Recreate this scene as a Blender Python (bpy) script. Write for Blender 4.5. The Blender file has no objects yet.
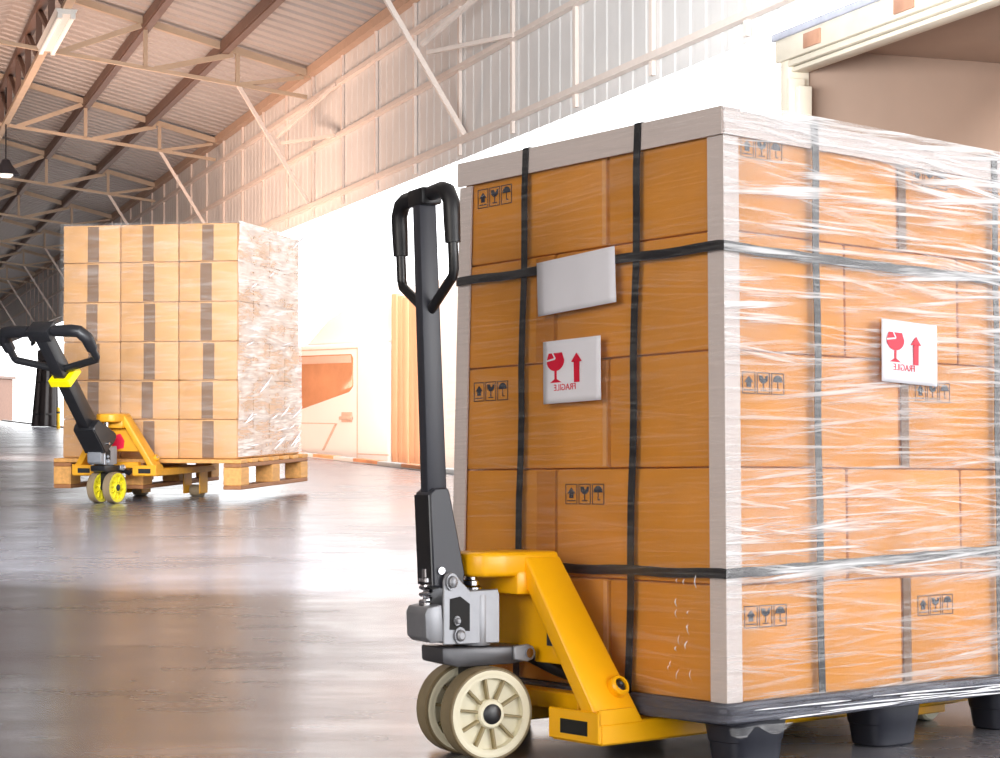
import bpy, bmesh, math, random
from mathutils import Matrix, Vector, Euler
random.seed(7)
S = bpy.context.scene
COL = S.collection
PI = math.pi
R = math.radians

# ------------------------------------------------------------------ frames
F = 1820.0                      # focal length in pixels of the 1000 px wide frame
CAM_H = 0.72                    # camera above the hall floor
CAM_P = math.atan(25 / F)       # small upward pitch
RAMP_H = 0.503                  # camera above the gently sloping apron
TILT = math.atan(107 / F) - CAM_P
RAMP = Matrix.Translation((0, 0, CAM_H)) @ Matrix.Rotation(-TILT, 4, 'X') @ Matrix.Translation((0, 0, -RAMP_H))
YAW = R(39.3)
NEAR = (0.402, 3.25)
LOAD = RAMP @ Matrix.Translation((NEAR[0], NEAR[1], 0)) @ Matrix.Rotation(YAW, 4, 'Z')
HALL = Matrix.Rotation(R(19.4), 4, 'Z')      # local Y = along the hall, local X = towards the open side
E_W = 5.83                                   # open side wall
Z_LINTEL, Z_EAVE, PITCH = 3.28, 5.28, 0.25
def roof_z(e):
    return Z_EAVE + PITCH * (E_W - e) if e > 2.0 else Z_EAVE + PITCH * (E_W - 2.0) - PITCH * (2.0 - e)
def hall(e, s, z=0.0):
    return HALL @ Vector((e, s, z))

# ------------------------------------------------------------------ materials
def lin(c):
    return tuple(((v / 255) / 12.92 if v / 255 <= .04045 else ((v / 255 + .055) / 1.055) ** 2.4) for v in c)
def new_mat(name):
    m = bpy.data.materials.new(name); m.use_nodes = True
    nt = m.node_tree
    return m, nt, nt.nodes['Principled BSDF'], nt.nodes['Material Output']
def coords(nt, scale=(1, 1, 1), kind='Object', rot=(0, 0, 0)):
    tc = nt.nodes.new('ShaderNodeTexCoord'); mp = nt.nodes.new('ShaderNodeMapping')
    mp.inputs['Scale'].default_value = scale; mp.inputs['Rotation'].default_value = rot
    nt.links.new(tc.outputs[kind], mp.inputs['Vector'])
    return mp.outputs['Vector']
def noise(nt, vec, scale=5, detail=4, rough=.5, dist=0):
    n = nt.nodes.new('ShaderNodeTexNoise')
    n.inputs['Scale'].default_value = scale; n.inputs['Detail'].default_value = detail
    n.inputs['Roughness'].default_value = rough; n.inputs['Distortion'].default_value = dist
    nt.links.new(vec, n.inputs['Vector'])
    return n.outputs['Fac']
def ramp(nt, fac, stops):
    r = nt.nodes.new('ShaderNodeValToRGB')
    while len(r.color_ramp.elements) < len(stops): r.color_ramp.elements.new(.5)
    for e, (p, c) in zip(r.color_ramp.elements, stops):
        e.position = p; e.color = (*c, 1) if len(c) == 3 else c
    nt.links.new(fac, r.inputs['Fac'])
    return r.outputs['Color']
def math_node(nt, op, a, b):
    n = nt.nodes.new('ShaderNodeMath'); n.operation = op; n.use_clamp = op in ('MULTIPLY_ADD',)
    for i, v in enumerate((a, b)):
        if isinstance(v, (int, float)): n.inputs[i].default_value = v
        else: nt.links.new(v, n.inputs[i])
    return n.outputs[0]
def bump(nt, bsdf, h, strength=.3, dist=.01):
    b = nt.nodes.new('ShaderNodeBump'); b.inputs['Strength'].default_value = strength; b.inputs['Distance'].default_value = dist
    nt.links.new(h, b.inputs['Height']); nt.links.new(b.outputs['Normal'], bsdf.inputs['Normal'])
def mat(name, rgb, rough=.5, metal=0., var=.12, nscale=8, bmp=0., spec=None, stretch=(1, 1, 1)):
    m, nt, b, o = new_mat(name)
    c = lin(rgb)
    f = noise(nt, coords(nt, stretch), nscale, 5, .6)
    col = ramp(nt, f, [(.3, tuple(v * (1 - var) for v in c)), (.7, tuple(min(1, v * (1 + var)) for v in c))])
    nt.links.new(col, b.inputs['Base Color'])
    b.inputs['Roughness'].default_value = rough; b.inputs['Metallic'].default_value = metal
    if spec is not None: b.inputs['Specular IOR Level'].default_value = spec
    if bmp: bump(nt, b, f, bmp, .004)
    return m

def card_mat(name, rgb):
    m, nt, b, o = new_mat(name); c = lin(rgb)
    v = coords(nt, (1, 1, 1))
    f1 = noise(nt, v, 4, 4, .55, .6); f2 = noise(nt, coords(nt, (6, 6, 160)), 3, 2)
    col = ramp(nt, f1, [(.25, tuple(x * .84 for x in c)), (.75, tuple(min(1, x * 1.10) for x in c))])
    nt.links.new(col, b.inputs['Base Color'])
    b.inputs['Roughness'].default_value = .55
    b.inputs['Specular IOR Level'].default_value = .35
    bump(nt, b, f2, .08, .002)
    return m

def film_mat(name, haze, streak, tint=(1, 1, 1), seed=0., rough=.22, zprof=None, fine=1., bmp=.4):
    """clear stretch film: mostly see-through, milky in folds and where glare is painted in as white streaks"""
    m, nt, b, o = new_mat(name)
    tr = nt.nodes.new('ShaderNodeBsdfTransparent')
    mx = nt.nodes.new('ShaderNodeMixShader')
    tc = nt.nodes.new('ShaderNodeTexCoord')
    def field(scale, slope, off, detail=4):
        # lines drawn out along the horizontal, leaning by "slope"
        mp = nt.nodes.new('ShaderNodeMapping'); mp.inputs['Location'].default_value = (seed + off, seed, off)
        mp.inputs['Rotation'].default_value = (slope, slope, 0)
        mp2 = nt.nodes.new('ShaderNodeMapping'); mp2.inputs['Scale'].default_value = scale
        nt.links.new(tc.outputs['Object'], mp.inputs['Vector']); nt.links.new(mp.outputs['Vector'], mp2.inputs['Vector'])
        return noise(nt, mp2.outputs['Vector'], 1, detail, .62, .15)
    a = field((2.6, 2.6, 95 * fine), .015, 0.); c = field((2.2, 2.2, 70 * fine), .085, 3.1); d = field((2.4, 2.4, 80 * fine), -.10, 7.7)
    big = field((2.2, 2.2, 7), .06, 12.3, 3); big2 = field((1.8, 1.8, 10), -.08, 22.3, 3)
    bw = lambda f, p, q: ramp(nt, f, [(p, (0, 0, 0)), (q, (1, 1, 1))])
    g1 = bw(big, .38, .62); g2 = bw(big2, .40, .62)
    s1 = bw(a, .50, .66); s2 = math_node(nt, 'MULTIPLY', bw(c, .53, .65), g1); s3 = math_node(nt, 'MULTIPLY', bw(d, .53, .67), g2)
    t = math_node(nt, 'MAXIMUM', math_node(nt, 'MAXIMUM', math_node(nt, 'MULTIPLY', s1, .75), s2), s3)
    dens = math_node(nt, 'ADD', math_node(nt, 'MULTIPLY', g1, .6), .4)
    fac = math_node(nt, 'ADD', math_node(nt, 'MULTIPLY', t, streak), math_node(nt, 'MULTIPLY', dens, haze))
    if zprof:
        sx = nt.nodes.new('ShaderNodeSeparateXYZ'); nt.links.new(tc.outputs['Object'], sx.inputs[0])
        wob = math_node(nt, 'ADD', math_node(nt, 'MULTIPLY', sx.outputs['Z'], 1 / 1.25), math_node(nt, 'MULTIPLY', math_node(nt, 'SUBTRACT', big2, .5), .10))
        fac = math_node(nt, 'MULTIPLY', fac, ramp(nt, wob, [(p / 1.25, (v, v, v)) for p, v in zprof]))
    fac = math_node(nt, 'MINIMUM', fac, .95)
    b.inputs['Base Color'].default_value = (*tint, 1)
    b.inputs['Roughness'].default_value = rough
    bump(nt, b, math_node(nt, 'ADD', a, c), bmp, .006)
    nt.links.new(fac, mx.inputs[0]); nt.links.new(tr.outputs[0], mx.inputs[1]); nt.links.new(b.outputs[0], mx.inputs[2])
    nt.links.new(mx.outputs[0], o.inputs['Surface'])
    return m

M = {}
M['card'] = card_mat('amber cardboard', (216, 142, 48))
M['card_flap'] = card_mat('cardboard flap', (222, 160, 96))
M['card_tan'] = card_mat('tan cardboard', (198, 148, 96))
M['tape_brown'] = mat('brown parcel tape', (112, 80, 54), .6)
M['tape_clear'] = mat('clear parcel tape', (226, 168, 108), .2, var=.05)
M['ink'] = mat('navy print', (34, 36, 52), .6)
M['red'] = mat('red print', (214, 22, 58), .5, var=.03)
M['paper'] = mat('white paper', (232, 232, 240), .6, var=.02)
M['board'] = mat('grey edge board', (208, 196, 192), .6, var=.06, nscale=3, stretch=(3, 3, 60))
M['strap'] = mat('black strapping', (24, 24, 30), .35, var=.25, nscale=40)
M['film_r'] = film_mat('stretch film', .21, .84, tint=(.9, .9, .92), zprof=[(.10, .9), (.14, .55), (.31, .5), (.345, 1.1), (.42, 1.15), (.50, .7), (.62, .55), (.70, .6), (.80, .85), (.95, .95), (1.19, 1.0)])  # long side: film folds plus sky glare, both put into milky white
M['film_l'] = film_mat('stretch film with faint painted glare', .025, .10, seed=5., fine=1.6)  # weaker copy for the other sides, only a faint painted sheen
M['film_bg'] = film_mat('stretch film on far load', .45, .40, seed=9., fine=.5, bmp=.05)  # white glare on the side facing the dock, painted into the film
M['film_bgl'] = film_mat('stretch film on far load front', .05, .12, seed=13., fine=.35)
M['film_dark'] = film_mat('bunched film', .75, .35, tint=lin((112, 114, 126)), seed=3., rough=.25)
M['crinkle'] = mat('crinkled film', (245, 245, 250), .15, var=.02)
M['yellow'] = mat('yellow enamel', (250, 182, 10), .32, var=.05, nscale=6)
M['yellow_worn'] = mat('worn yellow enamel', (214, 150, 34), .42, var=.15, nscale=10)
M['blackpaint'] = mat('black enamel', (30, 30, 33), .34, var=.15)
M['darkgrey'] = mat('dark grey enamel', (52, 54, 63), .42, var=.08)
M['grip'] = mat('black rubber grip', (26, 26, 30), .45, bmp=.05)
M['silver'] = mat('cast metal', (150, 152, 158), .45, .5, var=.08, nscale=20, bmp=.04)
M['chrome'] = mat('bright steel', (215, 215, 220), .16, 1., var=.03)
M['cream'] = mat('cream nylon', (232, 226, 200), .4, var=.05)
M['cream_dark'] = mat('cream tread', (150, 136, 100), .5, var=.15)
M['tread_dark'] = mat('scuffed tread', (140, 126, 98), .6, var=.2)
M['scuff'] = mat('scuffed edge', (120, 104, 76), .7, var=.3, nscale=30)
M['hub_yellow'] = mat('yellow wheel hub', (214, 200, 40), .4, var=.1)
M['tread_grey'] = mat('grey tread', (134, 116, 92), .6, var=.15)
M['recess_shade'] = mat('painted recess shade', (16, 16, 18), .7)
M['plastic'] = mat('black plastic', (44, 46, 56), .42, var=.1, nscale=12)
M['wood'] = mat('pale pine', (206, 150, 84), .6, var=.2, nscale=4, stretch=(1, 8, 8))
M['wood_dark'] = mat('weathered pine', (148, 98, 60), .6, var=.22, nscale=4, stretch=(1, 8, 8))
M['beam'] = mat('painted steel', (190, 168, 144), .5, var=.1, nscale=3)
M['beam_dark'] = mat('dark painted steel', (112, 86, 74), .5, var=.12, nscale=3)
M['roof'] = mat('roof sheet', (172, 163, 158), .45, .0, var=.06, nscale=2)
M['clad'] = mat('wall sheet', (222, 219, 216), .5, var=.05, nscale=2)
M['plain'] = mat('hall render', (150, 140, 134), .8, var=.08, nscale=1)
M['lampwhite'] = mat('white lamp housing', (230, 230, 226), .4, var=.02)
M['kerb'] = mat('worn orange kerb paint', (222, 150, 100), .6, var=.35, nscale=1.3)
M['ground'] = mat('pale yard concrete', (215, 212, 208), .8, var=.05, nscale=.6)
M['truck'] = mat('white truck paint', (240, 232, 226), .3, var=.02, nscale=1)
M['seam'] = mat('panel seam', (206, 176, 156), .6)
M['copper_haze'] = mat('panel with painted warm haze', (222, 168, 130), .4, var=.15, nscale=2, stretch=(6, 6, .3))  # warm haze over the dark gap, put into the panel colour
M['glass_haze'] = mat('cab glass with painted warm haze', (200, 142, 104), .12, var=.2, nscale=1.2)  # dark glass browned by warm haze put into its colour
M['tyre'] = mat('tyre rubber', (34, 32, 32), .8)
M['frame_cream'] = mat('cream trailer frame', (214, 204, 186), .45, var=.12, nscale=2)
M['plywood'] = mat('brown trailer lining', (158, 134, 118), .55, var=.08, nscale=1)
M['rust'] = mat('brown marker plate', (176, 132, 108), .5)
M['greyseal'] = mat('grey dock seal', (164, 166, 178), .6)
M['tarp'] = mat('dark tarpaulin', (44, 38, 38), .4, var=.3)
M['yellowpost'] = mat('yellow post paint', (240, 190, 40), .5)
M['outbuilding'] = mat('brown boarding', (128, 96, 82), .7)

def floor_mat():
    m, nt, b, o = new_mat('polished concrete')
    v = coords(nt, (1, 1, 1))
    f1 = noise(nt, v, .55, 6, .62, .4); f2 = noise(nt, v, 3.2, 6, .65); f3 = noise(nt, coords(nt, (1, 5, 1)), 1.3, 5, .6)
    mixf = math_node(nt, 'ADD', math_node(nt, 'MULTIPLY', f1, .5), math_node(nt, 'ADD', math_node(nt, 'MULTIPLY', f2, .25), math_node(nt, 'MULTIPLY', f3, .25)))
    col = ramp(nt, mixf, [(.34, lin((82, 79, 84))), (.52, lin((112, 112, 119))), (.68, lin((148, 150, 162)))])
    nt.links.new(col, b.inputs['Base Color'])
    r = ramp(nt, mixf, [(.3, (.34,) * 3), (.7, (.17,) * 3)])
    nt.links.new(r, b.inputs['Roughness'])
    b.inputs['Specular IOR Level'].default_value = .7
    bump(nt, b, f2, .06, .01)
    return m
M['floor'] = floor_mat()
def emit_mat(name, rgb, s):
    m, nt, b, o = new_mat(name)
    b.inputs['Base Color'].default_value = (*rgb, 1); b.inputs['Emission Color'].default_value = (*rgb, 1); b.inputs['Emission Strength'].default_value = s
    return m
M['tube'] = emit_mat('fluorescent tube', (.95, .92, .86), .25)
M['bulb'] = emit_mat('lamp glass', (1, .96, .9), 1.0)

# ------------------------------------------------------------------ mesh builder
class MB:
    def __init__(self): self.bm = bmesh.new()
    def _xf(self, vs, mtx):
        if mtx is not None:
            for v in vs: v.co = mtx @ v.co
    def box(self, lo, hi, bev=0., seg=2, mtx=None):
        t = bmesh.new(); bmesh.ops.create_cube(t, size=1)
        for v in t.verts:
            v.co = Vector([lo[i] + (v.co[i] + .5) * (hi[i] - lo[i]) for i in range(3)])
        if bev: bmesh.ops.bevel(t, geom=t.edges[:], offset=bev, segments=seg, affect='EDGES', profile=.5)
        return self._merge(t, mtx)
    def _merge(self, t, mtx=None):
        if mtx is not None: bmesh.ops.transform(t, matrix=mtx, verts=t.verts)
        me = bpy.data.meshes.new('tmp'); t.to_mesh(me); t.free()
        self.bm.from_mesh(me); bpy.data.meshes.remove(me)
        return self
    def prism(self, pts, a, b, axis='Y', bev=0., seg=2, mtx=None):
        """polygon pts (2D) pulled from a to b along axis; axis Y: pts are (x,z), X: (y,z), Z: (x,y)"""
        def P(p, t): return {'Y': (p[0], t, p[1]), 'X': (t, p[0], p[1]), 'Z': (p[0], p[1], t)}[axis]
        t = bmesh.new()
        va = [t.verts.new(P(p, a)) for p in pts]; vb = [t.verts.new(P(p, b)) for p in pts]
        t.faces.new(va); t.faces.new(vb[::-1]); n = len(pts)
        for i in range(n): t.faces.new((va[i], va[(i + 1) % n], vb[(i + 1) % n], vb[i])[::-1])
        bmesh.ops.recalc_face_normals(t, faces=t.faces[:])
        if bev: bmesh.ops.bevel(t, geom=t.edges[:], offset=bev, segments=seg, affect='EDGES', profile=.5)
        return self._merge(t, mtx)
    def tube(self, pts, r, n=12, cap=True, mtx=None, flat=None):
        t = bmesh.new(); pts = [Vector(p) for p in pts]; rs = r if isinstance(r, (list, tuple)) else [r] * len(pts)
        rings = []; up = None
        for i, p in enumerate(pts):
            d = (pts[min(i + 1, len(pts) - 1)] - pts[max(i - 1, 0)]).normalized()
            if up is None:
                up = Vector((0, 0, 1)) if abs(d.z) < .9 else Vector((0, 1, 0))
            x = d.cross(up).normalized(); y = x.cross(d).normalized(); up = y
            fl = flat or (1, 1)
            rings.append([t.verts.new(p + (x * math.cos(2 * PI * k / n) * fl[0] + y * math.sin(2 * PI * k / n) * fl[1]) * rs[i]) for k in range(n)])
        for a, b in zip(rings, rings[1:]):
            for k in range(n): t.faces.new((a[k], a[(k + 1) % n], b[(k + 1) % n], b[k]))
        if cap: t.faces.new(rings[0][::-1]); t.faces.new(rings[-1])
        bmesh.ops.recalc_face_normals(t, faces=t.faces[:])
        return self._merge(t, mtx)
    def bar(self, a, b, w, h, bev=0., up=(0, 0, 1)):
        """square bar from a to b"""
        a, b = Vector(a), Vector(b); d = (b - a); L = d.length; d.normalize()
        u = Vector(up)
        if abs(d.dot(u)) > .98: u = Vector((1, 0, 0))
        x = d.cross(u).normalized(); z = x.cross(d).normalized()
        m = Matrix((x, d, z)).transposed().to_4x4(); m.translation = a
        return self.box((-w / 2, 0, -h / 2), (w / 2, L, h / 2), bev, 1, m)
    def lathe(self, prof, n=32, axis='Y', mtx=None):
        """prof: list of (radius, t) closed around the axis"""
        t = bmesh.new(); rings = []
        for (r, h) in prof:
            ring = []
            for k in range(n):
                a = 2 * PI * k / n; c, s = r * math.cos(a), r * math.sin(a)
                ring.append(t.verts.new({'Y': (c, h, s), 'Z': (c, s, h), 'X': (h, c, s)}[axis]))
            rings.append(ring)
        for a, b in zip(rings, rings[1:]):
            for k in range(n): t.faces.new((a[k], a[(k + 1) % n], b[(k + 1) % n], b[k]))
        if prof[0][0] > 1e-5 and prof[0] != prof[-1]: t.faces.new(rings[0][::-1]); t.faces.new(rings[-1])
        bmesh.ops.remove_doubles(t, verts=t.verts[:], dist=1e-6)
        bmesh.ops.recalc_face_normals(t, faces=t.faces[:])
        return self._merge(t, mtx)
    def grid(self, fn, nu, nv, solid=0.):
        t = bmesh.new()
        g = [[t.verts.new(fn(i / nu, j / nv)) for j in range(nv + 1)] for i in range(nu + 1)]
        for i in range(nu):
            for j in range(nv): t.faces.new((g[i][j], g[i + 1][j], g[i + 1][j + 1], g[i][j + 1]))
        return self._merge(t)
    def build(self, name, m, parent=None, mtx=None, smooth=35):
        me = bpy.data.meshes.new(name)
        self.bm.to_mesh(me); self.bm.free()
        me.materials.append(M[m] if isinstance(m, str) else m)
        if smooth:
            me.polygons.foreach_set('use_smooth', [True] * len(me.polygons))
            try: me.set_sharp_from_angle(angle=R(smooth))
            except Exception: pass
        o = bpy.data.objects.new(name, me); COL.objects.link(o)
        if parent is not None: o.parent = parent
        if mtx is not None: o.matrix_local = mtx
        return o

def tag(o, label=None, cat=None, group=None, kind=None):
    if label: o['label'] = label
    if cat: o['category'] = cat
    if group: o['group'] = group
    if kind: o['kind'] = kind
    return o
def empty(name, mtx, label, cat, group=None, kind=None):
    o = bpy.data.objects.new(name, None); COL.objects.link(o); o.matrix_world = mtx
    o.empty_display_size = .1
    return tag(o, label, cat, group, kind)
T = Matrix.Translation

# ------------------------------------------------------------------ setting
def build_setting():
    # floor: level hall floor, a gentle apron rising towards the viewer
    y0, y1 = 4.5, 5.1
    def zf(y):
        if y >= y1: return 0.
        zr = lambda q: CAM_H - RAMP_H / math.cos(TILT) - q * math.tan(TILT)
        if y <= y0: return zr(y)
        t = (y - y0) / (y1 - y0)     # smooth run-out
        return (1 - t) ** 2 * zr(y0) * 1 + 2 * t * (1 - t) * (zr(y0) - (4.8 - y0) * math.tan(TILT))
    ys = [-7, -3, 0, 2, 3, 4, 4.5, 4.6, 4.7, 4.8, 4.9, 5.0, 5.1, 8, 14, 30, 60, 100]
    mb = MB(); bm = mb.bm
    rows = []
    for y in ys:
        # the dock edge follows the open side of the hall: e = E_W
        xe = (E_W - math.sin(R(19.4)) * y) / math.cos(R(19.4))
        xl = (-8.2 - math.sin(R(19.4)) * y) / math.cos(R(19.4))
        rows.append([bm.verts.new((xl + (xe - xl) * i / 12, y, zf(y))) for i in range(13)])
    for a, b in zip(rows, rows[1:]):
        for i in range(12): bm.faces.new((a[i], a[i + 1], b[i + 1], b[i]))
    # dock face down to the yard
    for a, b in zip(rows, rows[1:]):
        p, q = a[-1].co, b[-1].co
        bm.faces.new([bm.verts.new(c) for c in (p, (p.x, p.y, -1.2), (q.x, q.y, -1.2), q)])
    tag(mb.build('floor', 'floor', smooth=60), 'stained polished concrete warehouse floor with bright reflections', 'floor', kind='structure')
    mb = MB(); mb.box((-60, -30, -1.4), (90, 180, -1.2))
    tag(mb.build('ground', 'ground'), 'pale concrete yard below the dock edge outside', 'ground', kind='structure')

    s0, s1 = -14.0, 95.0
    # ceiling sheet with ribs running down the slope
    mb = MB(); bm = mb.bm
    es = [E_W + .35, 2.0, -8.2]
    prof = []
    s = s0
    while s < s1:
        prof += [(s, 0), (s + .20, 0), (s + .23, .045), (s + .30, .045)]; s += .33
    prev = None
    for (q, dz) in prof:
        vs = [bm.verts.new(hall(e, q, (roof_z(e)) + .06 + dz)) for e in es]
        if prev:
            for i in range(2): bm.faces.new((prev[i], prev[i + 1], vs[i + 1], vs[i]))
        prev = vs
    tag(mb.build('ceiling', 'roof', smooth=0), 'ribbed metal roof sheeting sloping down to the open side', 'ceiling', kind='structure')

    # upper wall above the open side, ribbed sheet
    mb = MB(); bm = mb.bm; prev = None; s = s0
    prof = []
    while s < s1:
        prof += [(s, 0), (s + .14, 0), (s + .16, .008), (s + .22, .008), (s + .24, 0)]; s += .27
    for (q, de) in prof:
        vs = [bm.verts.new(hall(E_W + .06 + de, q, z)) for z in (Z_LINTEL - .02, Z_EAVE + .10)]
        if prev: bm.faces.new((prev[0], prev[1], vs[1], vs[0]))
        prev = vs
    w = mb.build('wall_right', 'clad', smooth=0)
    tag(w, 'pale ribbed sheet wall hanging above the open dock side', 'wall', kind='structure')
    for (z, h, nm) in ((3.44, .055, 'girt'), (4.20, .05, 'girt'), (4.88, .06, 'girt')):
        m2 = MB(); m2.box((E_W - .02, s0, z - h / 2), (E_W + .05, s1, z + h / 2)); o = m2.build(nm, 'beam_light', w, HALL)
    s = 24.4 - 1.62 * 15
    while s < 70:
        m2 = MB(); m2.box((E_W + .02, s - .03, Z_LINTEL + .02), (E_W + .055, s + .03, Z_EAVE)); m2.build('wall_stud', 'beam_light', w, HALL)
        s += 1.62
    m2 = MB(); m2.box((E_W - .06, s0, Z_EAVE - .06), (E_W + .05, s1, Z_EAVE + .06)); m2.build('eave_beam', 'beam_mid', w, HALL)
    mb = MB(); mb.box((-8.4, s0, -.2), (-8.2, s1, 5))
    tag(mb.build('wall_left', 'plain', None, HALL), 'plain grey side wall of the hall', 'wall', kind='structure')
    mb = MB(); mb.box((-8.4, s1, -.2), (E_W + .1, s1 + .2, 6.6))
    tag(mb.build('wall_far', 'plain', None, HALL), 'plain end wall of the hall', 'wall', kind='structure')
    # dock kerb
    mb = MB(); mb.box((E_W - .10, 6, .0), (E_W + .02, 80, .05), .01)
    k = mb.build('trim_1', 'ground', None, HALL); tag(k, 'low pale kerb with orange dashes along the dock edge', 'kerb', kind='structure')
    s = 8.
    while s < 60:
        m2 = MB(); m2.box((E_W - .105, s, .012), (E_W + .022, s + 1.1, .054), .008); m2.build('kerb_stripe', 'kerb', k); s += 2.1

M['beam_light'] = mat('pale painted girt', (232, 218, 208), .5, var=.04)
M['beam_mid'] = mat('tan painted beam', (190, 160, 138), .5, var=.06)

def chord_z(e): return 5.21 + .12 * (3.52 - e)
def build_roof_steel():
    for k in range(-1, 8):
        s = 24.4 + 6.8 * k
        w = ['truss nearest the viewer, brace ending above the white gap', 'truss carrying the strip light', 'second truss behind the strip light',
             'third truss behind the strip light', 'fourth truss behind the strip light', 'fifth truss behind the strip light', 'sixth truss behind the strip light',
             'seventh truss behind the strip light', 'eighth truss behind the strip light'][k + 1]
        t = empty('roof_truss', T(hall(E_W, s, 0)) @ HALL, 'tan steel roof ' + w, 'roof truss', kind='structure')
        loc = lambda e, z: (e - E_W, 0, z)
        m = MB(); m.bar(loc(-1.2, chord_z(-1.2)), loc(E_W - .05, chord_z(E_W)), .055, .05); m.build('bottom_chord', 'beam', t)
        m = MB(); m.bar(loc(2.0, roof_z(2.0) - .03), loc(E_W, roof_z(E_W) - .03), .09, .09); m.build('top_chord', 'beam', t)
        m = MB(); m.bar(loc(2.0, roof_z(2.0) - .03), loc(-1.2, roof_z(-1.2) - .03), .09, .09); m.build('top_chord', 'beam', t)
        for e in (3.58, 4.82):
            m = MB(); m.bar(loc(e, roof_z(e) - .05), loc(e, chord_z(e)), .055, .055); m.build('web_post', 'beam', t)
            m = MB(); m.bar(loc(e - .06, roof_z(e) - .08), loc(e - 1.12, chord_z(e - 1.12)), .05, .07); m.build('web_diagonal', 'beam', t)
        m = MB(); m.bar(loc(4.85, chord_z(4.85)), loc(E_W - .1, roof_z(E_W) - .08), .05, .05); m.build('web_diagonal', 'beam', t)
        m = MB(); m.bar(loc(4.82, chord_z(4.82)), loc(E_W - .02, 3.47), .05, .05); m.build('wall_brace', 'beam_light', t)
        if k in (-1, 0):
            m = MB(); m.bar(loc(5.42, 4.28), (E_W - .02 - E_W, -1.5, 4.2), .04, .04); m.build('wall_strut', 'beam_light', t)
            m = MB(); m.bar(loc(5.36, 4.36), (E_W - .02 - E_W, -1.5, 4.86), .04, .04); m.build('wall_strut', 'beam_light', t)
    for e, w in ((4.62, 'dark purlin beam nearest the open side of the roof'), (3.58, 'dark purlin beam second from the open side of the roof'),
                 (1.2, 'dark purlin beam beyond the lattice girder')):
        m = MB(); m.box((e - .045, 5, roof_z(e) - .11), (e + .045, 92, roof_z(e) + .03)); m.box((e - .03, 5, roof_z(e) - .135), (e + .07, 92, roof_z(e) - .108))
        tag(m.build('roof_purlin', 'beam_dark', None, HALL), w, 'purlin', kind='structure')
    # lattice girder along the hall
    g = empty('lattice_girder', T(hall(2.27, 0, 0)) @ HALL, 'dark lattice girder running along the roof with pale bottom chord', 'girder', kind='structure')
    m = MB(); m.box((-.05, 8, 5.34), (.05, 92, 5.40)); m.build('bottom_chord', 'beam', g)
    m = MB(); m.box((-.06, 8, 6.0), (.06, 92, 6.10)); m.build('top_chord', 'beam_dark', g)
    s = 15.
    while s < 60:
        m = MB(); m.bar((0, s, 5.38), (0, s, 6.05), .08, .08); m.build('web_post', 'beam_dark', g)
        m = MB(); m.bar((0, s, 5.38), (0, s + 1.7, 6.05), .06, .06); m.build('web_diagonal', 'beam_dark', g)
        s += 1.7
    # strip light and pendant
    st = empty('strip_light', T(hall(2.27, 22.9, 5.28)) @ HALL, 'white twin tube strip light under the lattice girder', 'ceiling light')
    m = MB(); m.prism([(-.13, .06), (.13, .06), (.09, 0), (-.09, 0)], -1.2, 1.2, 'Y'); m.build('housing', 'lampwhite', st)
    for x in (-.075, .075):
        m = MB(); m.tube([(x, -1.12, -.025), (x, 1.12, -.025)], .026, 10); m.build('tube', 'tube', st)
        for y in (-1.16, 1.16):
            m = MB(); m.box((x - .03, y - .03, -.05), (x + .03, y + .03, .01), .005, 1); m.build('lamp_holder', 'lampwhite', st)
    pl = empty('pendant_lamp', T((-8.16, 30, 4.55)), 'dark bell shaped pendant lamp at the picture edge under the roof', 'ceiling light')
    m = MB(); m.lathe([(.02, .22), (.06, .2), (.10, .12), (.17, .04), (.23, -.04), (.235, -.05), (.22, -.05), (.15, .02), (.08, .10), (.02, .16)], 28, 'Z'); m.build('lamp_shade', 'darkgrey', pl)
    m = MB(); m.lathe([(.0, -.10), (.08, -.09), (.12, -.05), (.10, 0), (.05, .05), (0, .06)], 20, 'Z'); m.build('bulb', 'bulb', pl)
    m = MB(); m.tube([(0, 0, .2), (0, 0, 1.4)], .012, 8); m.build('rod', 'blackpaint', pl)

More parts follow.
